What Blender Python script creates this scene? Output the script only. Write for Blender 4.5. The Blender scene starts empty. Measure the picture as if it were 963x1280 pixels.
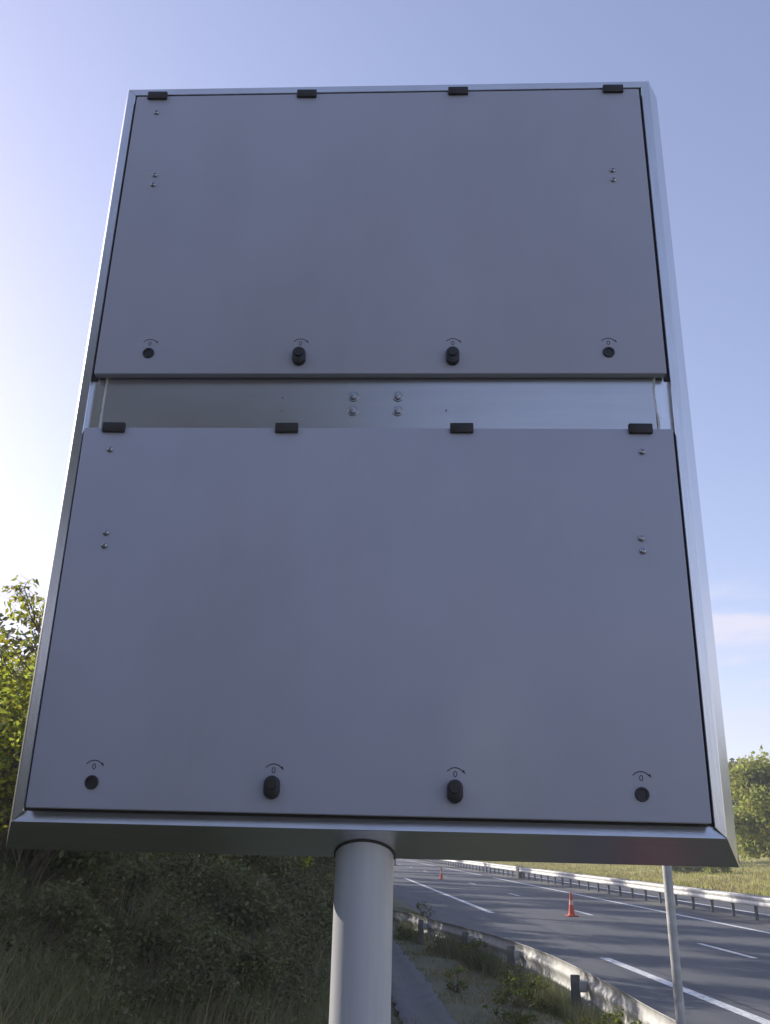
import bpy, bmesh, math, random
import numpy as np
from mathutils import Matrix, Vector
random.seed(7); rng = np.random.default_rng(11)
R = math.radians
S = bpy.context.scene; COL = S.collection

# ------------------------------------------------------------------ camera
YAW = R(3.816)                        # world +Y is the direction of the motorway
HC = 2.15
cd = bpy.data.cameras.new("camera"); cam = bpy.data.objects.new("camera", cd); COL.objects.link(cam)
cd.sensor_fit = 'VERTICAL'; cd.sensor_height = 24; cd.lens = 24*1111.9/1280
cd.clip_start = .05; cd.clip_end = 6000
def cam_axes(yaw, pitch, roll):
    cy, sy = math.cos(yaw), math.sin(yaw); cp, sp = math.cos(pitch), math.sin(pitch)
    F = Vector((sy*cp, cy*cp, sp)); r = Vector((cy, -sy, 0)); u = r.cross(F)
    return r*math.cos(roll)+u*math.sin(roll), u*math.cos(roll)-r*math.sin(roll), F
cr, cu, cf = cam_axes(YAW, .3565, .0251)
M = Matrix((cr, cu, -cf)).transposed().to_4x4(); M.translation = (0, 0, HC)
cam.matrix_world = M; S.camera = cam

# ------------------------------------------------------------------ sky, sun, exposure
SUN_AZ, SUN_EL = R(-51), R(23)        # azimuth clockwise from +Y
w = bpy.data.worlds.new("World"); S.world = w; w.use_nodes = True
nt = w.node_tree; nt.nodes.clear()
def N(t, typ, **kw):
    n = t.nodes.new(typ)
    for k, v in kw.items():
        if k.startswith('i_'):
            key = k[2:]
            n.inputs[int(key) if key.isdigit() else key.replace('_', ' ')].default_value = v
        else: setattr(n, k, v)
    return n
sky = N(nt, 'ShaderNodeTexSky', sky_type='NISHITA', sun_disc=False, sun_elevation=SUN_EL, sun_rotation=SUN_AZ,
        air_density=1.0, dust_density=.8, ozone_density=2.0, altitude=200)
bg = N(nt, 'ShaderNodeBackground', i_Strength=.125); wo = N(nt, 'ShaderNodeOutputWorld')
# thin low streaks of cloud to the right of the road
tc = N(nt, 'ShaderNodeTexCoord'); sep = N(nt, 'ShaderNodeSeparateXYZ')
nt.links.new(tc.outputs['Generated'], sep.inputs[0])
mp = N(nt, 'ShaderNodeMapping'); mp.inputs['Scale'].default_value = (4.5, 4.5, 26); mp.inputs['Location'].default_value = (3.3, 8.1, 4)
nt.links.new(tc.outputs['Generated'], mp.inputs[0])
cn = N(nt, 'ShaderNodeTexNoise', i_Scale=1.25, i_Detail=5.0, i_Roughness=.55); nt.links.new(mp.outputs[0], cn.inputs['Vector'])
cramp = N(nt, 'ShaderNodeValToRGB'); cramp.color_ramp.elements[0].position = .42; cramp.color_ramp.elements[1].position = .58
nt.links.new(cn.outputs[0], cramp.inputs[0])
band = N(nt, 'ShaderNodeValToRGB'); e = band.color_ramp.elements
e[0].position = .10; e[0].color = (0, 0, 0, 1); e[1].position = .27; e[1].color = (0, 0, 0, 1)
k = e.new(.15); k.color = (1, 1, 1, 1); k = e.new(.23); k.color = (1, 1, 1, 1)
nt.links.new(sep.outputs[2], band.inputs[0])
mul = N(nt, 'ShaderNodeMath', operation='MULTIPLY'); nt.links.new(cramp.outputs[0], mul.inputs[0]); nt.links.new(band.outputs[0], mul.inputs[1])
mul2 = N(nt, 'ShaderNodeMath', operation='MULTIPLY', i_1=.8); nt.links.new(mul.outputs[0], mul2.inputs[0])
tint = N(nt, 'ShaderNodeMix', data_type='RGBA', blend_type='MULTIPLY'); tint.inputs['Factor'].default_value = 1
nt.links.new(sky.outputs[0], tint.inputs['A']); tint.inputs['B'].default_value = (1.16, .95, .97, 1)
mixc = N(nt, 'ShaderNodeMix', data_type='RGBA'); mixc.inputs['B'].default_value = (3.7, 3.6, 4.2, 1)
gam = N(nt, 'ShaderNodeGamma', i_Gamma=.75); nt.links.new(tint.outputs['Result'], gam.inputs[0])
tin2 = N(nt, 'ShaderNodeMix', data_type='RGBA', blend_type='MULTIPLY'); tin2.inputs['Factor'].default_value = 1
nt.links.new(gam.outputs[0], tin2.inputs['A']); tin2.inputs['B'].default_value = (1.34, 1.34, 1.44, 1)
nt.links.new(mul2.outputs[0], mixc.inputs['Factor']); nt.links.new(tin2.outputs['Result'], mixc.inputs['A'])
nt.links.new(mixc.outputs['Result'], bg.inputs[0]); nt.links.new(bg.outputs[0], wo.inputs[0])
sl = bpy.data.lights.new("sun", 'SUN'); sl.energy = 3.4; sl.angle = R(.5); sl.color = (1, .93, .82)
so = bpy.data.objects.new("sun", sl); COL.objects.link(so)
sd = Vector((math.sin(SUN_AZ)*math.cos(SUN_EL), math.cos(SUN_AZ)*math.cos(SUN_EL), math.sin(SUN_EL)))
so.rotation_euler = sd.to_track_quat('Z', 'Y').to_euler(); so.location = (-20, 20, 30)
S.view_settings.view_transform = 'Standard'; S.view_settings.look = 'None'
S.view_settings.exposure = .9; S.view_settings.gamma = 1

# ------------------------------------------------------------------ materials
def mat(name, col=(.5, .5, .5), rough=.6, metal=0, col2=None, scale=8, detail=4, stretch=None, bump=0, bscale=None,
        leaf=0, island=0, spec=.5, ramp=(.35, .7), rvar=0, coords='Object', bstretch=None, dirt=None):
    m = bpy.data.materials.new(name); m.use_nodes = True; t = m.node_tree; t.nodes.clear()
    out = N(t, 'ShaderNodeOutputMaterial'); p = N(t, 'ShaderNodeBsdfPrincipled', i_Roughness=rough, i_Metallic=metal)
    p.inputs['Specular IOR Level'].default_value = spec
    L = t.links.new; L(p.outputs[0], out.inputs[0])
    tcx = N(t, 'ShaderNodeTexCoord'); mpp = N(t, 'ShaderNodeMapping'); L(tcx.outputs[coords], mpp.inputs[0])
    if stretch: mpp.inputs['Scale'].default_value = stretch
    nz = N(t, 'ShaderNodeTexNoise', i_Scale=scale, i_Detail=detail, i_Roughness=.6); L(mpp.outputs[0], nz.inputs['Vector'])
    src = None
    rp = N(t, 'ShaderNodeValToRGB'); rp.color_ramp.elements[0].position, rp.color_ramp.elements[1].position = ramp
    rp.color_ramp.elements[0].color = (*col, 1); rp.color_ramp.elements[1].color = (*(col2 or col), 1)
    L(nz.outputs[0], rp.inputs[0]); src = rp.outputs[0]
    if dirt:
        dc, dsc, da, ds = dirt
        m2 = N(t, 'ShaderNodeMapping'); L(tcx.outputs[coords], m2.inputs[0]); m2.inputs['Scale'].default_value = ds
        n2 = N(t, 'ShaderNodeTexNoise', i_Scale=dsc, i_Detail=6.0, i_Roughness=.65); L(m2.outputs[0], n2.inputs['Vector'])
        r2 = N(t, 'ShaderNodeValToRGB'); r2.color_ramp.elements[0].position = .45; r2.color_ramp.elements[1].position = .75
        L(n2.outputs[0], r2.inputs[0]); mm = N(t, 'ShaderNodeMath', operation='MULTIPLY', i_1=da); L(r2.outputs[0], mm.inputs[0])
        mx = N(t, 'ShaderNodeMix', data_type='RGBA'); L(mm.outputs[0], mx.inputs['Factor']); L(src, mx.inputs['A'])
        mx.inputs['B'].default_value = (*dc, 1); src = mx.outputs['Result']
    if island:
        g = N(t, 'ShaderNodeNewGeometry'); hs = N(t, 'ShaderNodeHueSaturation')
        mr = N(t, 'ShaderNodeMapRange', i_3=1-island, i_4=1+island); L(g.outputs['Random Per Island'], mr.inputs[0])
        L(mr.outputs[0], hs.inputs['Value'])
        mr2 = N(t, 'ShaderNodeMapRange', i_3=.5-.035, i_4=.5+.02); L(g.outputs['Random Per Island'], mr2.inputs[0]); L(mr2.outputs[0], hs.inputs['Hue'])
        L(src, hs.inputs['Color']); src = hs.outputs[0]
    L(src, p.inputs['Base Color'])
    if rvar:
        mr = N(t, 'ShaderNodeMapRange', i_3=max(.02, rough-rvar), i_4=rough+rvar); L(nz.outputs[0], mr.inputs[0]); L(mr.outputs[0], p.inputs['Roughness'])
    if bump:
        mb = N(t, 'ShaderNodeMapping'); L(tcx.outputs[coords], mb.inputs[0])
        if bstretch or stretch: mb.inputs['Scale'].default_value = bstretch or stretch
        bn = N(t, 'ShaderNodeTexNoise', i_Scale=bscale or scale*3, i_Detail=3.0); L(mb.outputs[0], bn.inputs['Vector'])
        b = N(t, 'ShaderNodeBump', i_Strength=bump, i_Distance=.01); L(bn.outputs[0], b.inputs['Height']); L(b.outputs[0], p.inputs['Normal'])
    if leaf:
        tr = N(t, 'ShaderNodeBsdfTranslucent'); L(src, tr.inputs[0])
        ms = N(t, 'ShaderNodeMixShader', i_0=leaf); L(p.outputs[0], ms.inputs[1]); L(tr.outputs[0], ms.inputs[2]); L(ms.outputs[0], out.inputs[0])
    return m
MT = dict(
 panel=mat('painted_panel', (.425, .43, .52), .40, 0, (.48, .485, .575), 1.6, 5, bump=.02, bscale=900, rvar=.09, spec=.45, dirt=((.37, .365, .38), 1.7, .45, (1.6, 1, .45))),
 alu=mat('brushed_aluminium', (.72, .72, .73), .24, 1, (.64, .64, .66), 5, 6, stretch=(1.5, 40, 40), bump=.05, bscale=30, rvar=.06, dirt=((.45, .42, .38), 5, .35, (1, 1, .4))),
 alu_v=mat('brushed_aluminium_upright', (.72, .72, .73), .24, 1, (.64, .64, .66), 5, 6, stretch=(40, 40, 1.5), bump=.05, bscale=30, rvar=.06, dirt=((.45, .42, .38), 5, .35, (1, 1, .4))),
 sheet=mat('zinc_sheet', (.52, .52, .53), .3, 1, (.48, .48, .50), 3, 4, stretch=(1, 8, 12), bump=.006, bscale=14, rvar=.04, dirt=((.4, .38, .33), 3, .5, (1, 1, 1))),
 sealant=mat('sealant', (.78, .77, .72), .45, 0, (.6, .59, .55), 60),
 black=mat('black_plastic', (.018, .018, .02), .38, 0, (.03, .03, .03), 40, bump=.1, bscale=300),
 clip=mat('brown_black_clip', (.022, .018, .016), .5, 0, (.035, .028, .024), 40),
 ink=mat('print_ink', (.02, .022, .035), .6),
 screw=mat('steel_screw', (.5, .5, .52), .3, 1, (.35, .35, .37), 80),
 steel_dark=mat('dark_recess', (.055, .052, .05), .6),
 polepaint=mat('grey_painted_tube', (.52, .52, .54), .3, 0, (.58, .58, .60), 3, 5, stretch=(14, 14, .6), rvar=.05, bump=.02, bscale=200, bstretch=(1, 1, 1), dirt=((.40, .39, .38), 5, .4, (3, 3, .5))),
 galv=mat('galvanised_steel', (.42, .42, .41), .6, .15, (.56, .55, .53), 12, 6, rvar=.1, bump=.06, bscale=70, dirt=((.22, .19, .15), 2.5, .55, (1, 1, 3))),
 galv_white=mat('weathered_pale_rail', (.62, .61, .58), .5, .25, (.72, .71, .69), 4, 6, rvar=.1, dirt=((.34, .3, .24), 1.4, .5, (1, .25, 3))),
 post=mat('rail_post_steel', (.12, .13, .12), .65, .2, (.19, .19, .17), 9, 5, dirt=((.09, .06, .04), 6, .5, (1, 1, 1))),
 asphalt=mat('asphalt', (.07, .075, .085), .86, 0, (.105, .108, .116), 1.3, 8, stretch=(1.6, .25, 1), bump=.35, bscale=160, bstretch=(1, 1, 1), coords='Object', dirt=((.10, .10, .10), .45, .4, (2.2, .12, 1))),
 tar=mat('tar_seam', (.03, .03, .033), .6, 0, (.045, .045, .05), 8), tar2=mat('asphalt_repair', (.058, .06, .066), .85, 0, (.075, .078, .083), 3, bump=.3, bscale=120),
 median=mat('dusty_asphalt', (.10, .098, .09), .9, 0, (.15, .145, .13), 3, 8, bump=.5, bscale=60, dirt=((.2, .18, .14), 2, .6, (1, .3, 1))),
 paint=mat('road_paint', (.62, .62, .6), .6, 0, (.72, .72, .7), 3, 6, dirt=((.22, .22, .23), 12, .9, (1, .5, 1))),
 soil=mat('verge_soil', (.075, .085, .045), .95, 0, (.14, .135, .08), 1.1, 9, bump=.8, bscale=14, dirt=((.16, .14, .08), 3.2, .55, (1, 1, 1))),
 farsoil=mat('meadow_grass', (.30, .30, .09), .95, 0, (.46, .41, .17), .35, 9, bump=.8, bscale=5),
 concrete=mat('gutter_concrete', (.085, .09, .095), .9, 0, (.13, .13, .135), 3, 8, bump=.5, bscale=40, dirt=((.08, .08, .05), 3, .7, (1, 1, 1))),
 cone=mat('cone_orange', (.62, .085, .04), .6, 0, (.48, .075, .04), 9, leaf=.12),
 coneband=mat('cone_band', (.75, .42, .34), .45, 0, (.6, .32, .26), 30),
 rubber=mat('cone_base', (.5, .06, .03), .7, 0, (.35, .05, .03), 20),
 bark=mat('bark', (.10, .075, .05), .9, 0, (.17, .14, .10), 14, 6, stretch=(1, 1, .25), bump=.5),
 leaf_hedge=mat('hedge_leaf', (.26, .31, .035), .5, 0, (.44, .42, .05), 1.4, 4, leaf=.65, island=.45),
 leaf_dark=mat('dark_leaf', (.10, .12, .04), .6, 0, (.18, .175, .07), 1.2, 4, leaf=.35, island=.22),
 leaf_far=mat('yellowing_leaf', (.27, .33, .07), .6, 0, (.44, .45, .12), .55, 5, leaf=.55, island=.35),
 leaf_deep=mat('deep_green_leaf', (.12, .15, .05), .65, 0, (.18, .21, .07), .5, 5, leaf=.25, island=.3),
 leaf_weed=mat('weed_leaf', (.10, .13, .02), .55, 0, (.17, .19, .03), 5, 3, leaf=.45, island=.4),
 grass=mat('grass_blade', (.16, .185, .075), .7, 0, (.25, .24, .12), .8, 6, leaf=.3, island=.28),
 straw=mat('dry_stalk', (.26, .21, .11), .8, 0, (.34, .29, .17), 3, 4, leaf=.2, island=.4),
 grassfar=mat('bank_grass_blade', (.34, .34, .08), .8, 0, (.52, .46, .18), .3, 8, leaf=.3, island=.35),
)

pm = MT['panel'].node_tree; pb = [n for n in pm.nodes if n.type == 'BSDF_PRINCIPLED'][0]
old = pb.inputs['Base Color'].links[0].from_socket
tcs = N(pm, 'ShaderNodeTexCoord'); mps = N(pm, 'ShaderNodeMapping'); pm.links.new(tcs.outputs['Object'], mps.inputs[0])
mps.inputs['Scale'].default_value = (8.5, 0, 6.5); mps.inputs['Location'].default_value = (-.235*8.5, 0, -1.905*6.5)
grs = N(pm, 'ShaderNodeTexGradient', gradient_type='SPHERICAL'); pm.links.new(mps.outputs[0], grs.inputs[0])  # soft pale blotch on the lower panel, a reflected glow put into the colour
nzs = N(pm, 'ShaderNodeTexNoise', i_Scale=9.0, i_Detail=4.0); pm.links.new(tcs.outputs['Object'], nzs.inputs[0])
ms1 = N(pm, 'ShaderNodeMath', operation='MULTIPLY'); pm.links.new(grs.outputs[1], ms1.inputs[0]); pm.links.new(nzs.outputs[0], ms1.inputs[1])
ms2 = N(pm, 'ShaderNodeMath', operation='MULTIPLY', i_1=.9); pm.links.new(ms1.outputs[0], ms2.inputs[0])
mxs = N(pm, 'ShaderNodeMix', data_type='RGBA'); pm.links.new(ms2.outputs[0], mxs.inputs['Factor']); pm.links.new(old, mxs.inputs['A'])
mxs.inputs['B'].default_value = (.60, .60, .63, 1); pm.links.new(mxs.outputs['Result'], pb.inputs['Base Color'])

# ------------------------------------------------------------------ helpers
def link(name, me, m, parent=None, label=None, cat=None, group=None, kind=None):
    o = bpy.data.objects.new(name, me); COL.objects.link(o)
    if m is not None and me is not None and not me.materials: me.materials.append(MT[m])
    if parent: o.parent = parent
    if label: o['label'] = label
    if cat: o['category'] = cat
    if group: o['group'] = group
    if kind: o['kind'] = kind
    return o
def thing(name, label, cat, loc=(0, 0, 0), rz=0, group=None):
    o = bpy.data.objects.new(name, None); COL.objects.link(o); o.empty_display_size = .2
    o.location = loc; o.rotation_euler = (0, 0, rz); o['label'] = label; o['category'] = cat
    if group: o['group'] = group
    return o
def copytree(root, loc, rz=0, sc=None, label=None):
    r = root.copy(); COL.objects.link(r); r.location = loc; r.rotation_euler = (0, 0, rz)
    if sc: r.scale = sc if hasattr(sc, '__len__') else (sc, sc, sc)
    if label: r['label'] = label
    for c in list(root.children):
        k = c.copy(); COL.objects.link(k); k.parent = r
        for g in c.children:
            h = g.copy(); COL.objects.link(h); h.parent = k
    return r
def bmfin(bm, name, smooth=False, shade_angle=None):
    bmesh.ops.recalc_face_normals(bm, faces=bm.faces)
    me = bpy.data.meshes.new(name); bm.to_mesh(me); bm.free()
    if smooth:
        me.polygons.foreach_set('use_smooth', [True]*len(me.polygons))
        try: me.set_sharp_from_angle(angle=R(shade_angle or 40))
        except Exception: pass
    return me
def add_box(bm, x0, x1, y0, y1, z0, z1, bev=0, seg=2):
    vs = [bm.verts.new((x, y, z)) for x in (x0, x1) for y in (y0, y1) for z in (z0, z1)]
    idx = [(0, 1, 3, 2), (4, 6, 7, 5), (0, 4, 5, 1), (2, 3, 7, 6), (0, 2, 6, 4), (1, 5, 7, 3)]
    fs = [bm.faces.new([vs[i] for i in f]) for f in idx]
    if bev:
        es = {e for f in fs for e in f.edges}
        bmesh.ops.bevel(bm, geom=list(es), offset=bev, segments=seg, profile=.5, affect='EDGES')
def box(name, m, parent, x0, x1, y0, y1, z0, z1, bev=0, seg=2, **kw):
    bm = bmesh.new(); add_box(bm, x0, x1, y0, y1, z0, z1, bev, seg)
    return link(name, bmfin(bm, name, bev > 0, 50), m, parent, **kw)
def add_prof(bm, prof, axis='Z', n=24, org=(0, 0, 0), sx=1.0, sz=1.0):
    """revolve (radius, height) pairs; axis Z up or Y towards the viewer (-Y)"""
    rings = []
    for r, h in prof:
        ring = []
        for i in range(n):
            a = 2*math.pi*i/n; c, s_ = r*math.cos(a), r*math.sin(a)
            p = (org[0]+c*sx, org[1]+s_*sz, org[2]+h) if axis == 'Z' else (org[0]+c*sx, org[1]-h, org[2]+s_*sz)
            ring.append(bm.verts.new(p))
        rings.append(ring)
    for a, b in zip(rings, rings[1:]):
        for i in range(n): bm.faces.new((a[i], a[(i+1) % n], b[(i+1) % n], b[i]))
    bm.faces.new(rings[0][::-1]); bm.faces.new(rings[-1])
def add_tube(bm, pts, rads, n=8):
    rings = []
    for i, p in enumerate(pts):
        p = Vector(p); q = Vector(pts[min(i+1, len(pts)-1)])-Vector(pts[max(i-1, 0)])
        q.normalize(); a = q.orthogonal().normalized(); b = q.cross(a)
        if rings:   # keep orientation steady
            ref = (rings[-1][0].co-Vector(pts[i-1])); a = (ref-q*ref.dot(q)).normalized(); b = q.cross(a)
        rings.append([bm.verts.new(p+(a*math.cos(2*math.pi*k/n)+b*math.sin(2*math.pi*k/n))*rads[i]) for k in range(n)])
    for a, b in zip(rings, rings[1:]):
        for i in range(n): bm.faces.new((a[i], a[(i+1) % n], b[(i+1) % n], b[i]))
    bm.faces.new(rings[0][::-1]); bm.faces.new(rings[-1])
def np_mesh(name, V, F, m):
    """V (n,3), F (k,c) constant-size faces"""
    me = bpy.data.meshes.new(name); k, c = F.shape
    me.vertices.add(len(V)); me.vertices.foreach_set('co', V.astype(np.float32).ravel())
    me.loops.add(k*c); me.loops.foreach_set('vertex_index', F.astype(np.int32).ravel())
    me.polygons.add(k); me.polygons.foreach_set('loop_start', np.arange(0, k*c, c, dtype=np.int32))
    me.polygons.foreach_set('loop_total', np.full(k, c, dtype=np.int32))
    me.update(calc_edges=True); me.materials.append(MT[m]); return me
def leaves_mesh(name, P, size, m, droop=.3, aspect=.5, var=.6):
    """a pointed four-cornered leaf, folded a little, at every point of P"""
    n = len(P); d = rng.normal(size=(n, 3)); d[:, 2] = d[:, 2]*.6-droop; d /= np.linalg.norm(d, axis=1)[:, None]
    s = rng.normal(size=(n, 3)); s -= (s*d).sum(1)[:, None]*d; s /= np.linalg.norm(s, axis=1)[:, None]
    nn = np.cross(d, s); L = size*(1+var*rng.uniform(-1, 1, (n, 1)))
    a = P; b = P+d*L*.45+s*L*aspect*.5+nn*L*.08; c = P+d*L-nn*L*.1; e_ = P+d*L*.45-s*L*aspect*.5+nn*L*.08
    V = np.stack([a, b, c, e_], 1).reshape(-1, 3); F = np.arange(4*n).reshape(n, 4)
    return np_mesh(name, V, F, m)

# ------------------------------------------------------------------ terrain
def ss(a, b, x): t = np.clip((x-a)/(b-a), 0, 1); return t*t*(3-2*t)
def bank_toe(D): return np.clip(-.8+.1*(D-5), -1.1, 2.4)
def height(X, D, fine=True):
    X = np.asarray(X, float); D = np.asarray(D, float)
    v = .22*ss(3.75, 2.9, X) + .23*np.clip((2.9-X)/2.9, 0, 1)
    q = np.clip(bank_toe(D)-X, 0, None); bank = np.where(q < 7, .6*q*ss(-.6, 1.0, q), 4.2+(q-7)*.05)
    bank = np.minimum(bank, 4.2+np.clip(q-7, 0, None)*.05)
    far = .5*ss(24, 36, X)+2.2*ss(34, 80, X)+6*ss(80, 400, X)
    z = np.where(X < 3.75, v+bank, np.where(X > 24, far, -.02))
    z = np.where((X >= 3.75) & (X <= 24.), -.06, z)
    if fine:
        bumpy = .035*np.sin(X*2.3+D*.7)*np.sin(D*1.9-X*.8)+.018*np.sin(X*6.1-D*3.3)*np.sin(D*5.3)
        z = z+bumpy*(ss(3.4, 2.6, X)*1.0+ss(26, 30, X)*2)
    return z
def grid(name, xs, ys, m, kind='structure', parent=None, skip=None):
    X, Y = np.meshgrid(xs, ys); V = np.stack([X, Y, height(X, Y)], -1).reshape(-1, 3)
    nx, ny = len(xs), len(ys); i = np.arange(nx-1)[None]+np.arange(ny-1)[:, None]*nx; i = i.ravel()
    F = np.stack([i, i+1, i+nx+1, i+nx], 1); me = np_mesh(name, V, F, m)
    me.polygons.foreach_set('use_smooth', [True]*len(me.polygons)); return link(name, me, None, parent, kind=kind)
xs = np.unique(np.concatenate([[-1500, -600, -200, -80, -40, -20], np.arange(-12, 3.8, .2), [3.75, 3.9], np.arange(5, 24, 4), [24]]))
ys = np.unique(np.concatenate([[-1500, -500, -150, -60], np.arange(-30, 2, 1.), np.arange(2, 40, .25), np.arange(40, 120, 2.), [140, 200, 300, 500, 900, 1600, 3000]]))
grid('verge_ground', xs, ys, 'soil')
xs = np.unique(np.concatenate([np.arange(24, 60, 1.5), [60, 70, 80, 100, 140, 200, 400, 800, 1500, 3000]]))
ys = np.unique(np.concatenate([[-1500, -500, -150, -60], np.arange(-30, 160, 3.), [160, 200, 300, 500, 900, 1600, 3000]]))
grid('meadow_ground', xs, ys, 'farsoil')
def slab(name, m, x0, x1, y0, y1, z, parent=None, kind=None, step=None, th=None):
    V = []; F = []
    yy = [y0, y1] if not step else list(np.arange(y0, y1, step))+[y1]
    for y in yy: V += [(x0, y, z), (x1, y, z)]
    for i in range(len(yy)-1): F.append((2*i, 2*i+1, 2*i+3, 2*i+2))
    return link(name, np_mesh(name, np.array(V, float), np.array(F), m), None, parent, kind=kind)
road = slab('road', 'asphalt', 3.6, 14.3, -400, 2500, 0.0, kind='structure', step=100)
road2 = slab('road', 'asphalt', 16.1, 24.3, -400, 2500, 0.0, kind='structure', step=100)
slab('central_reservation', 'median', 14.3, 16.1, -400, 2500, .004, kind='structure', step=100)
def stripe(name, x, wd, y0, y1, parent): slab(name, 'paint', x-wd/2, x+wd/2, y0, y1, .005, parent)
for y0, y1 in [(-19, 20.4), (33, 64), (77, 116), (129, 168), (181, 220)]: stripe('shoulder_dash', 6.22, .22, y0, y1, road)
for i in range(-3, 22):
    y0 = 20.8+i*12.1+(.0 if i < 2 else -.6); stripe('lane_dash', 9.68, .15, y0, y0+3.0 if i < 1 else y0+2.4, road)
for y0, y1 in [(-60, 69.1), (73.6, 96), (103, 135), (140, 300)]: stripe('edge_line', 13.15, .22, y0, y1, road)
stripe('edge_line', 16.9, .2, -60, 300, road2); stripe('edge_line', 23.6, .2, -60, 300, road2)

def ribbon(name, m, pts, wd, z, parent):
    V = []; F = []
    for i, (x, y) in enumerate(pts): V += [(x-wd/2*(1+.3*math.sin(i*2.1)), y, z), (x+wd/2*(1+.3*math.cos(i*1.7)), y, z)]
    for i in range(len(pts)-1): F.append((2*i, 2*i+1, 2*i+3, 2*i+2))
    link(name, np_mesh(name, np.array(V, float), np.array(F), m), None, parent)
ribbon('tar_seam', 'tar', [(6.62+.05*math.sin(y*.31)+random.uniform(-.012, .012), y) for y in np.arange(5, 150, .8)], .05, .004, road)
ribbon('tar_seam', 'tar', [(9.98+.04*math.sin(y*.23)+random.uniform(-.012, .012), y) for y in np.arange(14, 120, .8)], .045, .004, road)
slab('asphalt_patch', 'tar2', 10.6, 12.5, 38, 52, .0035, road)

# concrete gutter along the foot of the bank
gp = [(1.2, 2.5), (1.25, 6), (1.28, 9), (1.30, 11.5), (1.36, 14), (1.34, 18.5), (1.25, 23), (1.1, 27)]
def smooth_path(pts, n=6):
    out = []
    for i in range(len(pts)-1):
        p0 = pts[max(i-1, 0)]; p1 = pts[i]; p2 = pts[i+1]; p3 = pts[min(i+2, len(pts)-1)]
        for k in range(n):
            t = k/n; out.append(tuple(.5*((2*p1[j])+(-p0[j]+p2[j])*t+(2*p0[j]-5*p1[j]+4*p2[j]-p3[j])*t*t+(-p0[j]+3*p1[j]-3*p2[j]+p3[j])*t**3) for j in range(len(p1))))
    out.append(tuple(pts[-1])); return out
path = smooth_path(gp, 16); V = []; F = []
offs = [(-.27, -.01), (-.24, .012), (-.12, -.02), (0, -.035), (.12, -.02), (.24, .012), (.27, -.01)]
for i, (x, y) in enumerate(path):
    zb = float(height(x, y, False))+.03
    for o_, dz in offs: V.append((x+o_+(random.uniform(-.035, .035) if abs(o_) > .2 else 0), y, zb+dz+.05))
for i in range(len(path)-1):
    for k in range(6): a = i*7+k; F.append((a, a+1, a+8, a+7))
g = link('drainage_gutter', np_mesh('drainage_gutter', np.array(V), np.array(F), 'concrete'), None, kind='structure')

# ------------------------------------------------------------------ the sign
W2 = .64; H = 1.7261; FL = .0468; DP = .0999; BK = .178; PC = .09       # half width, height, flare, flare depth, back, pole centre
c, s_ = math.cos(-YAW), math.sin(-YAW)
Bx, By = -.0264, 1.6838; BW = Vector((Bx*c-By*s_, Bx*s_+By*c, HC+.0205)); SR = -.0518-YAW
nvec = Vector((-math.sin(SR), math.cos(SR), 0)); base = BW+nvec*PC; base.z = float(height(base.x, base.y, False))-.02
sign = thing('roadside_sign', 'large blank grey sign of two hinged panels in an aluminium frame on a round post', 'road sign', base, SR)
Z0 = BW.z-base.z
def sp(x, y, z): return (x, y-PC, z+Z0)
# mitred frame rails: lip front, chamfered lip edge, flared side, back
prof = [(.020, .016), (.020, .0075), (.0192, .0068), (.0012, 0), (0, .0010), (-FL, DP), (-FL-.0005, BK), (.03, BK)]  # (inwards, depth)
corners = [(-W2, 0), (W2, 0), (W2, H), (-W2, H)]
PB = prof; PS = [(.020, .016), (.020, .0015), (.0188, .0002), (.002, 0), (0, .0012), (-FL, DP), (-FL-.0005, BK), (.03, BK)]
for k in range(4):
    prof = PB if k == 0 else PS
    bm = bmesh.new(); rows = []
    for kk in (k, (k+1) % 4):
        cx, cz = corners[kk]; ix = 1 if cx < 0 else -1; iz = 1 if cz == 0 else -1; row = []
        # pull mitre back a hair so the joint shows
        px, pz = corners[(k+1) % 4 if kk == k else k]; ux, uz = px-cx, pz-cz; l = math.hypot(ux, uz); g_ = .0006
        for a, dpt in prof: row.append(bm.verts.new(sp(cx+ix*a+ux/l*g_, dpt, cz+iz*a+uz/l*g_)))
        rows.append(row)
    n_ = len(prof)
    for i in range(n_): bm.faces.new((rows[0][i], rows[0][(i+1) % n_], rows[1][(i+1) % n_], rows[1][i]))
    bm.faces.new(rows[0]); bm.faces.new(rows[1][::-1])
    link('frame_rail', bmfin(bm, 'frame_rail'), 'alu' if k in (0, 2) else 'alu_v', sign)
# weld beads at the mitres
for cx, cz in corners:
    bm = bmesh.new(); ix = 1 if cx < 0 else -1; iz = 1 if cz == 0 else -1
    pts = []; rr = []
    for i in range(9):
        t = i/8; a = .0205*(1-t)+.0005*t
        pts.append(sp(cx+ix*a+random.uniform(-.0005, .0005), .0004+a*(.2 if cz == 0 else 0), cz+iz*a+random.uniform(-.0005, .0005))); rr.append(.0009+random.uniform(0, .0007))
    add_tube(bm, pts, rr, 6); link('weld_bead', bmfin(bm, 'weld_bead', True), 'screw', sign)
box('backing_tray', 'alu_v', sign, -W2+.0195, W2-.0195, .0135-PC, .02-PC, Z0+.0195, Z0+H-.0195)
box('back_plate', 'alu', sign, -W2+.02, W2-.02, BK-.006-PC, BK-.002-PC, Z0+.02, Z0+H-.02)
sheet = box('centre_sheet', 'sheet', sign, -.5865, .5865, .0095-PC, .013-PC, Z0+.77, Z0+.93)
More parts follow.
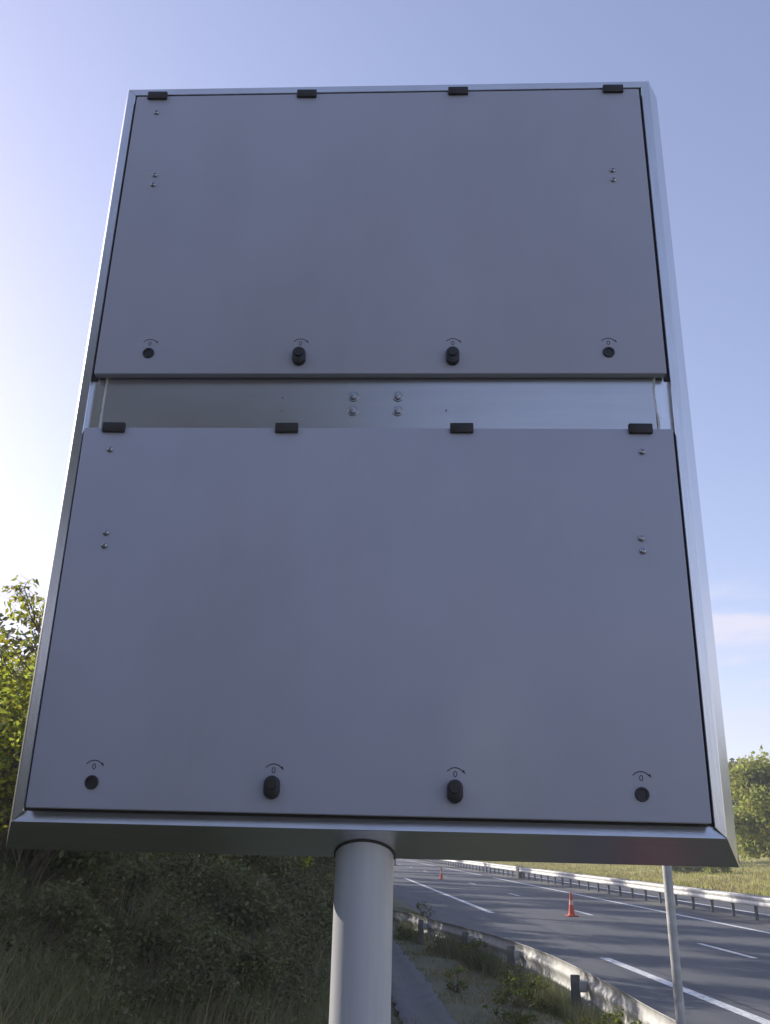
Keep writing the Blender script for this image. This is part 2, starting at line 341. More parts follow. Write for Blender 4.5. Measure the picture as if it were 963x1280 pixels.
for sx in (-1, 1):
    bm = bmesh.new(); pts = []; rr = []
    for i in range(15):
        pts.append(sp(sx*.5885+random.uniform(-.0009, .0009)+(sx*.002 if sx > 0 else 0)*math.sin(i*.5), .0112, .772+i*.011)); rr.append(.0028+random.uniform(-.0006, .0012))
    add_tube(bm, pts, rr, 7); link('sealant_bead', bmfin(bm, 'sealant_bead', True), 'sealant', sign)
def bolt_mesh(r, washer=True):
    bm = bmesh.new()
    if washer: add_prof(bm, [(r*1.0, 0), (r*1.0, .0012), (r*.93, .0018)], 'Y', 20)
    add_prof(bm, [(r*.66, .0015), (r*.66, .0045), (r*.56, .006), (r*.3, .0064)], 'Y', 12)
    me = bmfin(bm, 'bolt', True, 30); me.materials.append(MT['screw']); return me
def dome_mesh(r):
    bm = bmesh.new(); add_prof(bm, [(r, 0), (r*.95, r*.28), (r*.7, r*.52), (r*.38, r*.6), (r*.32, r*.35)], 'Y', 14)
    me = bmfin(bm, 'screw', True, 60); me.materials.append(MT['screw']); return me
BM, DM, TM = bolt_mesh(.0118), dome_mesh(.0068), dome_mesh(.0028)
def place(name, me, parent, x, y, z): o = link(name, me, None, parent); o.location = sp(x, y, z); return o
for x in (-.048, .0475):
    for z in (.872, .838): place('bolt', BM, sheet, x, .0095, z)
for x, z in [(-.199, .87), (-.199, .8395), (.150, .84)]: place('rivet', TM, sheet, x, .0095, z)
# lock plug, oval knob, print
bm = bmesh.new(); add_prof(bm, [(.0125, 0), (.0125, .0022), (.0115, .0032), (.0085, .0032), (.0080, .0012), (.0035, .0012)], 'Y', 24)
LOCK = bmfin(bm, 'lock', True, 40); LOCK.materials.append(MT['black'])
bm = bmesh.new()
def capsule(bm, r, half, levels):
    rings = []
    for sc, h in levels:
        ring = []
        for i in range(28):
            a = 2*math.pi*(i+.5)/28; z = math.sin(a)*r*sc+(half if math.sin(a) >= 0 else -half)
            ring.append(bm.verts.new((math.cos(a)*r*sc, -h, z-half)))
        rings.append(ring)
    for a, b in zip(rings, rings[1:]):
        for i in range(28): bm.faces.new((a[i], a[(i+1) % 28], b[(i+1) % 28], b[i]))
    bm.faces.new(rings[0][::-1]); bm.faces.new(rings[-1])
capsule(bm, .0142, .0062, [(1, 0), (1, .010), (.93, .0125), (.8, .0132)])
add_prof(bm, [(.0105, .0130), (.0105, .0155), (.0095, .0165)], 'Y', 20, (0, 0, 0))
KNOB = bmfin(bm, 'lock_cover', True, 35); KNOB.materials.append(MT['black'])
def print_mesh():
    V = []; F = []
    def ring(cx, cz, rx, rz, wd, a0, a1, n):
        b = len(V)
        for i in range(n+1):
            a = a0+(a1-a0)*i/n; ca, sa = math.cos(a), math.sin(a)
            V.append((cx+ca*(rx-wd/2), -.0004, cz+sa*(rz-wd/2))); V.append((cx+ca*(rx+wd/2), -.0004, cz+sa*(rz+wd/2)))
        for i in range(n): F.append((b+2*i, b+2*i+1, b+2*i+3, b+2*i+2))
    ring(0, -.016, .0205, .0235, .0016, R(45), R(135), 14)
    ring(0, -.0035, .0028, .0046, .0013, 0, 2*math.pi, 16)
    b = len(V); V.extend([(.0185, -.0004, -.0035), (.0128, -.0004, .0008), (.0152, -.0004, .0040), (.0160, -.0004, .0030)]); F.append((b, b+3, b+2, b+1))
    me = np_mesh('turn_mark', np.array(V), np.array(F), 'ink'); return me
MARK = print_mesh()
def sign_panel(z0, z1, yf, lx, lz, mz, clips, clipz, screws, label, kz, lip):
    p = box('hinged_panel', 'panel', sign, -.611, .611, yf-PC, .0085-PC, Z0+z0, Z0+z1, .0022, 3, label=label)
    for sx in (-1, 1):
        a, b = sorted((sx*.6113, sx*.6196)); box('edge_gasket', 'steel_dark', p, a, b, .0088-PC, .0132-PC, Z0+max(z0-.004, .0203), Z0+min(z1+.004, H-.0203))
    if lip: a, b = lip; box('edge_gasket', 'steel_dark', p, -.6105, .6105, .0088-PC, .0132-PC, Z0+a, Z0+b)
    for i, x in enumerate(lx):
        place('lock' if i in (0, 3) else 'lock_cover', LOCK if i in (0, 3) else KNOB, p, x, yf, lz if i in (0, 3) else kz)
        place('turn_mark', MARK, p, x+.0005, yf, mz)
    for i, x in enumerate(clips):
        bm = bmesh.new(); add_box(bm, -.0240, .0240, -.0065, .004, -.0108, .0108, .0018, 2);
        o = link('hinge_clip', bmfin(bm, 'hinge_clip', True, 40), 'clip', p); o.location = sp(x+random.uniform(-.0008, .0008), yf, clipz+random.uniform(-.0006, .0006)); o.rotation_euler.y = random.uniform(-.02, .02)
    for x, z in screws: place('screw', DM, p, x, yf, z)
    return p
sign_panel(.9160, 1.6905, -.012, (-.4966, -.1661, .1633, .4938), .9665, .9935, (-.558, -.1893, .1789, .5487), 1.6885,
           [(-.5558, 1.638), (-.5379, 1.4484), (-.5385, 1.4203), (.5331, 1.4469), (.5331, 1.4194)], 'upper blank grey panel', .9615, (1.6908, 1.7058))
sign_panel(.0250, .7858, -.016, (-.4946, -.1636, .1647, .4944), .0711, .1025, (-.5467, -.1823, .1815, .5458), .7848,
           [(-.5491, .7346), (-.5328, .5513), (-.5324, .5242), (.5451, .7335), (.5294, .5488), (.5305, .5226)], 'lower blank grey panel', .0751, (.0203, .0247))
bm = bmesh.new(); add_prof(bm, [(.0542, 0), (.0542, Z0+.6)], 'Z', 64)
bm2 = bmfin(bm, 'pole', True, 40); pole = link('pole', bm2, 'polepaint', sign)
# collar gasket where the pole enters the flared underside (an oblique ring)
V = []; F = []
nr = 64
for i in range(nr):
    a = 2*math.pi*i/nr
    for r_, lift in ((.0543, 0), (.0543, -.0022), (.0575, -.0022), (.0575, 0)):
        x, y = r_*math.cos(a), r_*math.sin(a)+PC
        zz = -FL*min(y, DP)/DP+lift
        V.append(sp(x, y, zz))
for i in range(nr):
    for k in range(4): a, b = i*4+k, i*4+(k+1) % 4; c_, d_ = ((i+1) % nr)*4+(k+1) % 4, ((i+1) % nr)*4+k; F.append((a, b, c_, d_))
link('collar_gasket', np_mesh('collar_gasket', np.array(V), np.array(F), 'steel_dark'), None, sign)
bm = bmesh.new(); add_box(bm, -.16, .16, -.16, .16, -.02, .035, .006, 2); link('base_plate', bmfin(bm, 'base_plate', True), 'galv', sign)

# ------------------------------------------------------------------ guard rails
WP = [(-.002, 0), (-.024, .02), (-.030, .04), (-.032, .09), (-.005, .13), (0.0, .155), (-.005, .18), (-.032, .22), (-.030, .27), (-.024, .29), (-.002, .31)]
def beam_mesh(name, pts, zt, side, m):
    """W profile sheet swept along pts; bulges towards side*normal"""
    P = np.array(pts); T = np.gradient(P, axis=0); T /= np.linalg.norm(T, axis=1)[:, None]; Nn = np.stack([T[:, 1], -T[:, 0]], 1)
    prof_ = WP+[(x+.004, z) for x, z in WP[::-1]]; n = len(prof_); V = []; F = []
    for p, q in zip(P, Nn):
        for x, z in prof_: o_ = -x*side; V.append((p[0]+q[0]*o_, p[1]+q[1]*o_, zt-.31+z))
    for i in range(len(P)-1):
        for k in range(n): a = i*n+k; b = i*n+(k+1) % n; F.append((a, b, b+n, a+n))
    me = np_mesh(name, np.array(V), np.array(F), m); return me
def post_mesh(h, m='post'):
    bm = bmesh.new()     # C section post
    add_box(bm, -.05, -.044, -.03, .03, 0, h); add_box(bm, -.044, .05, -.03, -.024, 0, h); add_box(bm, -.044, .05, .024, .03, 0, h)
    me = bmfin(bm, 'post'); me.materials.append(MT[m]); return me
bm = bmesh.new(); add_box(bm, -.05, .05, -.05, .05, -.06, .06, .008, 1); SPC = bmfin(bm, 'spacer'); SPC.materials.append(MT['galv'])
bm = bmesh.new(); add_prof(bm, [(.016, 0), (.014, .008), (.006, .01)], 'Y', 8); RB = bmfin(bm, 'rail_bolt'); RB.materials.append(MT['galv'])
near = thing('guard_rail', 'near galvanised guard rail curving away into the bank behind the sign post', 'guard rail', (0, 0, 0))
npts = smooth_path([(3.35, -8), (3.3, -2), (3.22, 4), (3.24, 8.7), (3.30, 10.2), (3.36, 12), (3.33, 13.9), (3.10, 16.1), (2.63, 18.5), (1.91, 21.7), (1.1, 24.6), (.2, 27.6)], 8)
for i in range(0, len(npts)-1, 8):
    seg = npts[i:i+9]
    link('rail_beam', beam_mesh('rail_beam', seg, .755, 1, 'galv'), None, near)
NP = post_mesh(1.0)
for yp in (5.0, 8.0, 11.75, 14.9, 17.3, 19.6, 22.0, 24.2):
    j = min(range(len(npts)-1), key=lambda j_: abs(npts[j_][1]-yp)); p = Vector(npts[j]); d = (Vector(npts[j+1])-p).normalized()
    n2 = Vector((-d.y, d.x)); q = p+n2*.14; a = math.atan2(d.y, d.x)
    o = link('post', NP, None, near); o.location = (q.x, q.y, -.28); o.rotation_euler.z = a-math.pi/2+math.pi
    o = link('spacer', SPC, None, near); q = p+n2*.055; o.location = (q.x, q.y, .6); o.rotation_euler.z = a
med = thing('guard_rail', 'long pale double guard rail on the central reservation beyond the road', 'guard rail', (0, 0, 0))
MX = 15.15
def straight(y0, y1): return [(0, y0), (0, y1)]
BF = beam_mesh('rail_beam', [(0, 0), (0, 3.62)], .765, -1, 'galv_white'); BB = beam_mesh('rail_beam', [(0, 0), (0, 3.62)], .765, 1, 'galv_white'); MP = post_mesh(.74)
y = 17.0-3.6*7; k = 0
while y < 190:
    o = link('rail_beam', BF, None, med); o.location = (MX-.17+(.003 if k % 2 else 0), y, 0)
    o = link('rail_beam', BB, None, med); o.location = (MX+.17+(.003 if k % 2 else 0), y, 0)
    for j in (0, 1.8):
        o = link('post', MP, None, med); o.location = (MX, y+.68+j, 0)
        if y < 80:
            o = link('spacer', SPC, None, med); o.location = (MX-.105, y+.68+j, .61); o = link('spacer', SPC, None, med); o.location = (MX+.105, y+.68+j, .61)
    y += 3.6; k += 1
bm = bmesh.new(); add_box(bm, -.24, .24, -.45, .45, 0, .80, .03, 2); o = link('rail_joint_cover', bmfin(bm, 'rail_joint_cover', True), 'concrete', med); o.location = (MX, 69, 0)

# ------------------------------------------------------------------ cones
def cone(label, x, y, z=0, grp='orange cones closing the lane'):
    t = thing('traffic_cone', label, 'traffic cone', (x, y, z), random.uniform(-.15, .15), grp)
    bm = bmesh.new(); add_box(bm, -.20, .20, -.20, .20, 0, .04, .018, 3); link('base', bmfin(bm, 'base', True), 'rubber', t)
    bm = bmesh.new(); add_prof(bm, [(.14, .04), (.122, .06), (.108, .12), (.042, .70), (.028, .80), (.016, .805)], 'Z', 28)
    link('body', bmfin(bm, 'body', True, 50), 'cone', t)
    bm = bmesh.new(); add_prof(bm, [(.0800, .38), (.0632, .53)], 'Z', 28); link('reflective_band', bmfin(bm, 'reflective_band', True, 50), 'coneband', t); t.scale = (.94, .94, .94)
    return t
cone('orange cone nearest the sign, standing in the right lane', 8.78, 32.2)
cone('orange cone further along the lane, half as large in view', 8.64, 63.8)
t = thing('marker_post', 'small dark marker standing far down the lane beside the grey post', 'marker post', (8.6, 99.5, 0))
bm = bmesh.new(); add_prof(bm, [(.10, .05), (.09, .6), (.06, .68), (.03, .7)], 'Z', 14); link('tube', bmfin(bm, 'tube', True), 'post', t)
bm = bmesh.new(); add_prof(bm, [(.22, 0), (.20, .05)], 'Z', 14); link('base', bmfin(bm, 'base'), 'black', t)
cone('orange cone on the grass behind the sign, mirrored in the frame underside', 1.38, 3.3, float(height(1.38, 3.3))-.01)

# slender post
t = thing('slender_post', 'slender galvanised tube standing behind the right end of the sign', 'post', (0, 0, 0))
az = R(17.1)+YAW; dd = 6.6; px_, py_ = dd*math.sin(az), dd*math.cos(az); gz = float(height(px_, py_))
t.location = (px_, py_, gz-.05); t.rotation_euler = (R(.3), R(-.8), 0)
bm = bmesh.new(); add_prof(bm, [(.030, 0), (.030, 2.75)], 'Z', 24); link('tube', bmfin(bm, 'tube', True, 40), 'galv', t)
bm = bmesh.new(); add_prof(bm, [(.033, 2.74), (.033, 2.77), (.02, 2.785)], 'Z', 24); link('cap', bmfin(bm, 'cap', True, 40), 'black', t)

# ------------------------------------------------------------------ vegetation
def limb_tree(h, tr, nb, spread, crown0, seed):
    """trunk and limbs, returns bmesh mesh and limb tips"""
    rs = random.Random(seed); bm = bmesh.new(); tips = []
    pts = []; x = y = 0
    for i in range(8):
        f = i/7; x += rs.uniform(-.03, .03)*h*.3; y += rs.uniform(-.03, .03)*h*.3; pts.append((x, y, f*h*.86))
    add_tube(bm, pts, [tr*(1-.86*i/7) for i in range(8)], 9)
    for b in range(nb):
        f = crown0+(1-crown0)*(b+.5)/nb*.92; i = min(int(f*7), 6); p = Vector(pts[i]).lerp(Vector(pts[i+1]), f*7-i)
        a = b*2.4+rs.uniform(-.4, .4); ln = spread*(1.05-.55*f)*rs.uniform(.7, 1.1); up = rs.uniform(.3, .8)
        q = []; d = Vector((math.cos(a), math.sin(a), up)).normalized(); cur = p.copy()
        for j in range(5):
            q.append(cur.copy()); cur = cur+d*ln/4; d = (d+Vector((rs.uniform(-.2, .2), rs.uniform(-.2, .2), rs.uniform(-.05, .2)))).normalized()
        r0 = tr*(1-.8*f)*.5; add_tube(bm, q, [r0*(1-.2*j) for j in range(5)], 6); tips += [q[2], q[3], q[4]]
        for _ in range(2):
            s0 = q[rs.choice((2, 3))]; d2 = (d+Vector((rs.uniform(-1, 1), rs.uniform(-1, 1), rs.uniform(-.2, .8)))).normalized()
            e1 = s0+d2*ln*.35; add_tube(bm, [s0, s0+d2*ln*.18, e1], [r0*.4, r0*.3, r0*.1], 5); tips.append(e1)
    tips.append(Vector(pts[-1])); return bmfin(bm, 'trunk', True, 60), tips
def clumps(centres, rad, n, flat=.75):
    C = np.array([tuple(c_) for c_ in centres]); idx = rng.integers(0, len(C), n)
    sz = rng.uniform(.55, 1.25, len(C)); d = rng.normal(size=(n, 3)); d /= np.linalg.norm(d, axis=1)[:, None]
    r = rng.uniform(0, 1, (n, 1))**.45; P = C[idx]+d*r*rad*sz[idx][:, None]*np.array([1, 1, flat]); return P
def make_tree(name, label, cat, h, tr, nb, spread, crown0, rad, n, leaf, m, seed, loc, group=None, extra=12):
    t = thing(name, label, cat, loc, 0, group); me, tips = limb_tree(h, tr, nb, spread, crown0, seed)
    link('trunk', me, 'bark', t)
    rs = random.Random(seed+5); tip2 = list(tips)
    for _ in range(extra):
        c_ = rs.choice(tips); tip2.append(c_+Vector((rs.uniform(-1, 1), rs.uniform(-1, 1), rs.uniform(-.5, .9)))*rad*1.1)
    P = clumps(tip2, rad, n); P[:, 2] = np.maximum(P[:, 2], .1)
    link('crown', leaves_mesh('crown', P, leaf, m, .25, .55), None, t); return t
def make_bush(name, label, rx, rz, n, leaf, m, seed, loc, ncl=26, rad=.42, group=None, cat='bush', droop=.3, asp=.5, twigs=True):
    t = thing(name, label, cat, loc, 0, group); rs = random.Random(seed); cs = []; bm = bmesh.new()
    for i in range(ncl):
        a = rs.uniform(0, 6.28); f = rs.uniform(.15, 1)**.6; zf = rs.uniform(.12, 1)
        rr = rx*f*math.sqrt(max(0, 1-(zf-.35)**2/.75)); c_ = Vector((math.cos(a)*rr, math.sin(a)*rr, zf*rz)); cs.append(c_)
        add_tube(bm, [(rs.uniform(-.1, .1)*rx, rs.uniform(-.1, .1)*rx, -.05), tuple(c_*.5+Vector((0, 0, .1*rz))), tuple(c_)], [.02*rz/2, .012*rz/2, .004], 5)
    link('stem', bmfin(bm, 'stem', True, 60), 'bark', t)
    P = clumps(cs, rad, n, .8); P[:, 2] = np.maximum(P[:, 2], .02)
    link('foliage', leaves_mesh('foliage', P, leaf, m, droop, asp), None, t); return t

# hedge on the bank: near clump at the left edge of the sign, then the row that shades the road
HG = 'shrubs crowding the bank behind the sign'
def bz(x, y): return float(height(x, y, False))-.05
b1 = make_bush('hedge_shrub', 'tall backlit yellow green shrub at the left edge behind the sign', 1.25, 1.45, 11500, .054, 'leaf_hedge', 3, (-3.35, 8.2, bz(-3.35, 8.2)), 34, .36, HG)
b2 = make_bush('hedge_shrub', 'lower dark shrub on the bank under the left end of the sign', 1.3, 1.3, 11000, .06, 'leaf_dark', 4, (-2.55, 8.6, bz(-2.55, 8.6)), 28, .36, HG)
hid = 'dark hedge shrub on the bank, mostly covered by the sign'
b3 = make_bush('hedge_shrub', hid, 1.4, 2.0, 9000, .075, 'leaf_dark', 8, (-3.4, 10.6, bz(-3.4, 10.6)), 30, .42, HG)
rs = random.Random(5)
for i in range(30):
    y = 10.5+i*1.55+rs.uniform(-.3, .3); x = float(bank_toe(y))-rs.uniform(2.0, 3.1)
    s1 = rs.uniform(.75, 1.15)*(1.0 if y < 18 else 1.15)
    if i == 0: continue
    copytree(rs.choice((b1, b2, b3)), (x, y, bz(x, y)), rs.uniform(0, 6.28), s1, hid)
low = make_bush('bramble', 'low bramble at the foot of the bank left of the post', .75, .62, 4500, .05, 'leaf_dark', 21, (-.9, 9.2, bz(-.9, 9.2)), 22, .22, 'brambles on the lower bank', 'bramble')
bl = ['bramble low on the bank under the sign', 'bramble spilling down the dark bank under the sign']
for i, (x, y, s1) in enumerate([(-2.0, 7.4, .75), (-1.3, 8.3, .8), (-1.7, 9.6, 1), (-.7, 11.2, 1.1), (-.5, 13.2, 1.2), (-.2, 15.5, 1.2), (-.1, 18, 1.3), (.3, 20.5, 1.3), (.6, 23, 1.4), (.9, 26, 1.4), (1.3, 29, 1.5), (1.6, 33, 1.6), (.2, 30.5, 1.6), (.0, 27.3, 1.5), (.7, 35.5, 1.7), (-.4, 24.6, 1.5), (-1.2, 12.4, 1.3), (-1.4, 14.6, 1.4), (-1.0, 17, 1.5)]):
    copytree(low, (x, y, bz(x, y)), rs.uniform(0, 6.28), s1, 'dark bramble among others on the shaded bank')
for i in range(13):  # unseen shrub row added to shade the ground near the sign, not the pole
    y = 4.2+i*1.45; hs = .35 if 5.5 < y < 11.2 else rs.uniform(.55, .8); copytree(rs.choice((b1, b2)), (-8.2+rs.uniform(-.3, .3), y, bz(-8.2, y)), rs.uniform(0, 6.28), (1.25 if hs > .4 else .8, 1.25 if hs > .4 else .8, hs), 'unseen shrub added left of the frame to shade the ground by the sign')
for x, y, s1 in [(.1, 36, .8), (.9, 44, .8), (1.2, 54, .9)]: copytree(b2, (x, y, bz(x, y)), 1, s1, hid)
# trees standing on top of the bank (hidden by the sign, they shade the road)
TG = 'trees along the bank top behind the sign'
T1 = make_tree('bank_tree', 'bank tree hidden behind the sign, its shade falls across the road', 'tree', 7.0, .15, 11, 2.4, .25, .75, 15000, .11, 'leaf_hedge', 31, (-4.2, 25, bz(-4.2, 25)), TG)
T2 = make_tree('bank_tree', T1['label'], 'tree', 6.2, .13, 10, 2.0, .3, .65, 11000, .11, 'leaf_dark', 37, (-3.6, 29, bz(-3.6, 29)), TG)
for i, (x, y, s1) in enumerate([(-4.2, 34.5, 1.), (-4.2, 40, 1.15), (-3.6, 46.5, 1.1), (-4.5, 52, 1.2), (-4, 61, 1.1), (-3.6, 70, 1.25), (-4.4, 82, 1.2), (-4, 96, 1.2), (-4, 112, 1.3), (-4, 131, 1.3), (-8, 60, 1.1), (-8.3, 68, 1.1), (-8, 75, 1.3), (-8, 90, 1.2)]):
    copytree((T1, T2)[i % 2], (x, y, bz(x, y)), rs.uniform(0, 6.28), s1)
# bank trees behind the camera (mirrored darkly in the bare metal)
for i, (x, y, s1) in enumerate([(-3.2, -7.5, 1.1), (-4.6, -11, 1.3), (-5.2, -15.5, 1.4), (-3.0, -20, 1.4), (-6.5, -6.5, 1), (-8, -12, 1.2)]):
    copytree(T2, (x, y, bz(x, y)), rs.uniform(0, 6.28), s1*1.12, 'bank tree behind the viewer, mirrored in the bare metal')

# slim leafy shoots against the bright sky at the left edge
def ray_pt(px, py, dist):
    d = cf+cr*((px-481.5)/1111.9)-cu*((py-640)/1111.9); d = d.normalized(); return Vector((0, 0, HC))+d*dist
st = thing('sapling', 'thin sapling shoots with drooping leaves against the bright sky', 'sapling', (-3.3, 8.0, bz(-3.3, 8.0)))
o0 = Vector(st.location); bm = bmesh.new(); LP = []
def shoot(px_list, dist, r0, seed):
    rs = random.Random(seed); P = [ray_pt(a, b, dist+k_*.05)-o0 for k_, (a, b) in enumerate(px_list)]
    P = [Vector(v) for v in smooth_path([tuple(p) for p in P], 5)]; n = len(P)
    add_tube(bm, P, [r0*(1-.8*i/(n-1)) for i in range(n)], 5)
    for i in range(n//3, n):
        for _ in range(2):
            d = Vector((rs.uniform(-1, 1), rs.uniform(-1, 1), rs.uniform(-.5, .4))).normalized(); e1 = P[i]+d*rs.uniform(.04, .11)
            add_tube(bm, [P[i], e1], [.0018, .001], 4)
            for _ in range(2): LP.append(tuple(e1+Vector((rs.uniform(-.02, .02),)*3)))
shoot([(60, 860), (52, 795), (44, 772), (36, 750), (31, 735), (36, 726)], 8.2, .010, 1)
shoot([(50, 790), (38, 768), (33, 750), (22, 740), (18, 733)], 8.15, .006, 2)
shoot([(58, 830), (50, 780), (52, 765), (56, 755), (57, 750)], 8.3, .006, 3)
shoot([(56, 850), (40, 805), (26, 800), (14, 795), (4, 790)], 8.1, .007, 4)
shoot([(40, 840), (24, 822), (14, 808), (6, 815)], 8.0, .006, 5)
shoot([(52, 800), (40, 775), (28, 772), (20, 762)], 8.25, .005, 6)
shoot([(36, 850), (12, 840), (2, 815), (-8, 800)], 8.0, .006, 7)
link('stem', bmfin(bm, 'stem', True, 60), 'bark', st); link('foliage', leaves_mesh('foliage', np.array(LP), .058, 'leaf_hedge', .8, .42), None, st)

# small sunlit weeds beside the near rail
w1 = make_bush('weed_clump', 'leafy yellow green weed in the sun against the near rail', .26, .5, 420, .05, 'leaf_weed', 41, (2.30, 11.0, bz(2.30, 11.0)), 22, .07, 'weeds along the near rail', 'weed', .1, .45)
copytree(w1, (2.05, 13.6, bz(2.05, 13.6)), 1, .7, 'small yellow green weed halfway between gutter and rail')
copytree(w1, (2.62, 9.2, bz(2.62, 9.2)), 2, .9, 'green weed under the near end of the rail')
copytree(w1, (3.02, 9.45, bz(3.02, 9.45)), 4, (.8, .8, 1.1), 'tall thin weed covering the near end of the rail')
for i, (x, y, s1) in enumerate([(2.95, 14.2, .8), (2.75, 16.3, 1.0), (2.35, 18.4, .7), (1.9, 20.0, .65)]):
    copytree(w1, (x, y, bz(x, y)), i*1.3, s1, ['weed under the sunlit stretch of the near rail', 'weed at the start of the shaded rail stretch', 'weed between two far rail posts', 'weed where the near rail bends into the bank'][i])
copytree(w1, (2.75, 12.6, bz(2.75, 12.6)), 5, (1.2, 1.2, .9), 'weed growing behind the dark rail post')
copytree(w1, (2.35, 21.5, bz(2.35, 21.5)), 3, .8, 'bright tuft beyond the far bend of the near rail')
copytree(w1, (3.15, 27, bz(3.15, 27)), 3.5, 1.0, 'green weed on the road edge beyond the rail bend')

# far side trees
far = [
 ('yellowing_tree', 'large yellow green tree at the right edge beyond the meadow', 41.5, 84, 11.0, 'leaf_far', 51, 22000, 3.6, 1.35),
 ('yellowing_tree', 'shorter yellow green tree touching the right edge of the frame', 33.0, 60, 6.4, 'leaf_far', 52, 16000, 2.3, .9)]
def fartree(name, label, az_cam, dist, top_el, m, seed, n, loc_h=None, spread=.38, rad=.13, leaf=.30, crown0=.12, base=None):
    a = R(az_cam)+YAW; x, y = dist*math.sin(a), dist*math.cos(a); z = float(height(x, y, False)) if base is None else base
    h = (HC+dist*math.tan(R(top_el))-z)/.98
    return make_tree(name, label, 'tree', h*.93, .03*h, 15, h*spread, crown0, h*rad, n, leaf, m, seed, (x, y, z-.1), 'trees beyond the meadow', 16)
fartree('broadleaf_tree', 'large yellow green tree at the right edge beyond the meadow', 22.7, 74, 5.6, 'leaf_far', 51, 26000)
fartree('broadleaf_tree', 'dark green tree rising behind the yellow green one, its top by the sign frame', 20.7, 112, 5.7, 'leaf_deep', 53, 16000, leaf=.42, spread=.3)
fartree('broadleaf_tree', 'yellow green tree further right, cut by the frame edge', 26.2, 70, 6.0, 'leaf_far', 54, 20000)
FT = [c_ for c_ in S.objects if c_.name.startswith('broadleaf_tree')]
for i, (az_, dist, s1) in enumerate([(16.5, 108, .8), (13.2, 120, .95), (10.2, 140, .9), (7.5, 165, 1.1), (4.6, 190, 1.1), (31, 78, 1), (36, 85, 1.2), (42, 90, 1.1)]):
    a = R(az_)+YAW; x, y = dist*math.sin(a), dist*math.cos(a)
    copytree(FT[i % 3], (x, y, float(height(x, y, False))-.2), rs.uniform(0, 6.2), s1, 'distant tree of the far tree line, covered by the sign' if i < 5 else 'tree of the far tree line past the right edge of the frame')
a = R(17.9)+YAW; dist = 86; x, y = dist*math.sin(a), dist*math.cos(a)
make_bush('meadow_bush', 'small dark bush on the meadow just under the sign corner', 1.5, 1.6, 3500, .2, 'leaf_deep', 61, (x, y, float(height(x, y, False))), 22, .45, None)
a = R(19.6)+YAW; dist = 84; x, y = dist*math.sin(a), dist*math.cos(a)
make_bush('meadow_bush', 'pale bush at the foot of the large tree', 1.6, 1.5, 3500, .2, 'leaf_far', 62, (x, y, float(height(x, y, False))), 22, .45, None)

# ------------------------------------------------------------------ grass
def blades(name, X, Y, hgt, wid, m, lean=.35, label=None, windx=0., windy=0.):
    n = len(X); Z = height(X, Y)-.01; a = rng.uniform(0, 2*np.pi, n); hh = hgt*rng.uniform(.45, 1.2, n); ww = wid*rng.uniform(.6, 1.2, n)
    sx, sy = np.cos(a)*ww/2, np.sin(a)*ww/2; b = rng.uniform(0, 2*np.pi, n); l = lean*rng.uniform(.1, 1.3, n)*hh
    lx, ly = np.cos(b)*l+windx*hh, np.sin(b)*l+windy*hh
    P0 = np.stack([X-sx, Y-sy, Z], 1); P1 = np.stack([X+sx, Y+sy, Z], 1)
    P2 = np.stack([X+sx*.8+lx*.35, Y+sy*.8+ly*.35, Z+hh*.55], 1); P3 = np.stack([X-sx*.8+lx*.35, Y-sy*.8+ly*.35, Z+hh*.55], 1)
    P4 = np.stack([X+lx, Y+ly, Z+hh*np.sqrt(np.clip(1-(l/hh)**2*.6, .2, 1))], 1)
    V = np.stack([P0, P1, P2, P3, P4], 1).reshape(-1, 3); i = np.arange(n)*5
    F = np.concatenate([np.stack([i, i+1, i+2], 1), np.stack([i, i+2, i+3], 1), np.stack([i+3, i+2, i+4], 1)])
    link(name, np_mesh(name, V, F, m), None, kind='stuff', label=label)
def scatter(n, f):
    out = f(n); return out
def patchy(X, Y, s, th):
    v = np.sin(X*s+1.3*np.sin(Y*s*.7))+np.sin(Y*s*1.1+1.7*np.sin(X*s*.6)+2); return v+rng.normal(0, .5, len(X)) > th
# left bank, from the camera's feet outwards
n = 110000; Y = 3+rng.uniform(0, 1, n)**1.3*15; X = bank_toe(Y)+.5-rng.uniform(0, 1, n)*(Y*.30+1.2)
k = patchy(X, Y, 2.1, -1.0); blades('bank_grass', X[k], Y[k], .22, .0095, 'grass', .75, 'long dark grass on the shaded bank', .1, -.15)
n = 9000; Y = 3.5+rng.uniform(0, 1, n)*10; X = bank_toe(Y)+.2-rng.uniform(0, 1, n)*(Y*.30+1.0)
k = patchy(X, Y, 1.4, .2); blades('dry_stalks', X[k], Y[k], .62, .0045, 'straw', .35, 'dry straw stalks leaning through the bank grass', .25, -.1)
n = 60000; Y = 3.5+rng.uniform(0, 1, n)**1.2*14; X = bank_toe(Y)+.35-rng.uniform(0, 1, n)*(Y*.30+1.2); k = patchy(X, Y, 1.7, .0)
P = np.stack([X[k], Y[k], height(X[k], Y[k])+rng.uniform(.02, .28, k.sum())*rng.uniform(.3, 1, k.sum())], 1)
link('bank_herbs', leaves_mesh('bank_herbs', P, .05, 'leaf_dark', .1, .6, .6), None, kind='stuff', label='low leafy herbs between the bank grass')
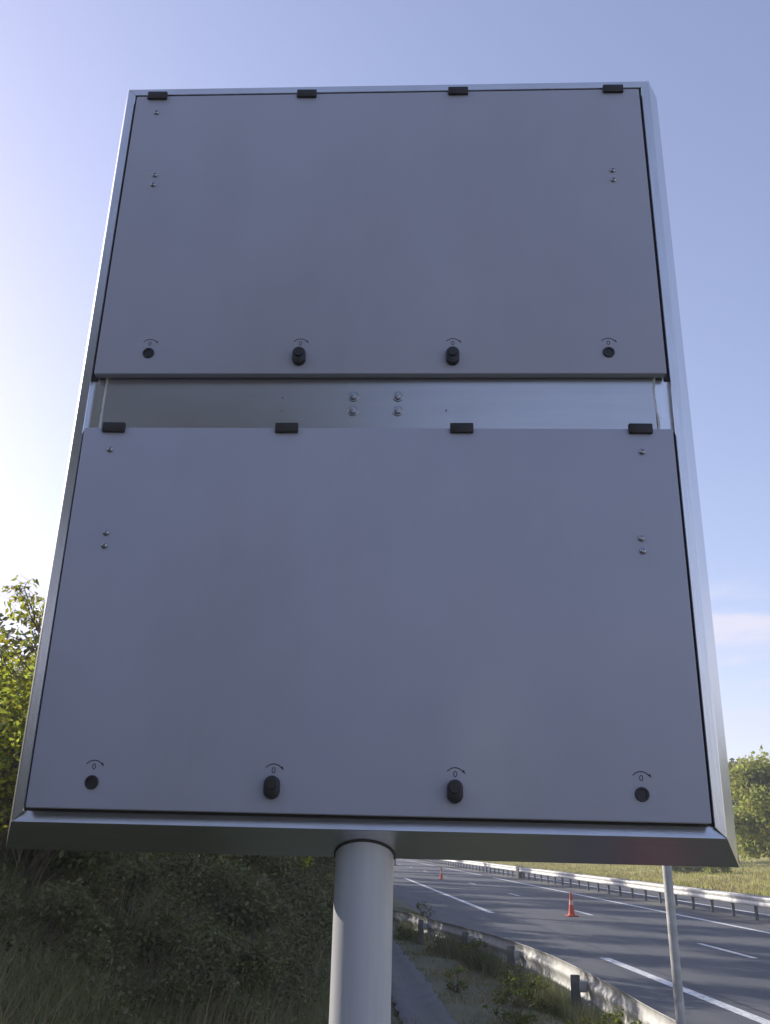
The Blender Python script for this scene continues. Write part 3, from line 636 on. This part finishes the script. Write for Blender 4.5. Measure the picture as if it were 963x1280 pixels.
# verge between gutter and rail
n = 70000; Y = 5+rng.uniform(0, 1, n)**1.3*26; X = rng.uniform(-.6, 3.7, n)
gx = np.interp(Y, [p[1] for p in path], [p[0] for p in path]); k = (np.abs(X-gx) > .20+rng.normal(0, .06, n)) & (patchy(X, Y, 2.6, -.6))
blades('verge_grass', X[k], Y[k], .065, .008, 'grass', .9, 'short worn grass between the gutter and the near rail')
n = 16000; Y = 6+rng.uniform(0, 1, n)*16; X = rng.uniform(.9, 3.3, n); k = patchy(X, Y, 3.2, .9)
blades('verge_straw', X[k], Y[k], .13, .006, 'straw', .9, 'flattened dry straw on the verge')
n = 26000; Y = 8+rng.uniform(0, 1, n)*24; X = np.interp(Y, [p[1] for p in npts[24:]], [p[0] for p in npts[24:]])+rng.normal(-.12, .12, n)
k = patchy(X, Y, 2.2, -.2); blades('rail_grass', X[k], Y[k], .38, .009, 'grass', .5, 'taller grass growing along the near rail')
# far meadow
n = 60000; X = 24.2+rng.uniform(0, 1, n)**1.5*40; Y = 30+rng.uniform(0, 1, n)*110
blades('meadow_grass', X, Y, .24, .05, 'grassfar', .4, 'yellow green meadow grass beyond the motorway')
n = 15000; X = 24.2+rng.uniform(0, 1, n)**1.5*25; Y = 25+rng.uniform(0, 1, n)*110; k = patchy(X, Y, .5, .3)
blades('meadow_straw', X[k], Y[k], .34, .05, 'straw', .4, 'dry yellow grass patches on the meadow')

# ------------------------------------------------------------------ thin morning haze over the motorway
hm = bpy.data.materials.new('thin_haze'); hm.use_nodes = True; t = hm.node_tree; t.nodes.clear()
ho = N(t, 'ShaderNodeOutputMaterial'); pv = N(t, 'ShaderNodeVolumePrincipled', i_Density=.0011, i_Anisotropy=.35); pv.inputs['Color'].default_value = (.93, .95, 1, 1)
t.links.new(pv.outputs[0], ho.inputs['Volume'])
bm = bmesh.new(); add_box(bm, -1700, 3100, -1700, 3200, -1.2, 24.0); me = bmfin(bm, 'haze'); me.materials.append(hm)
link('haze', me, None, kind='stuff', label='thin pale haze in the air over the motorway')
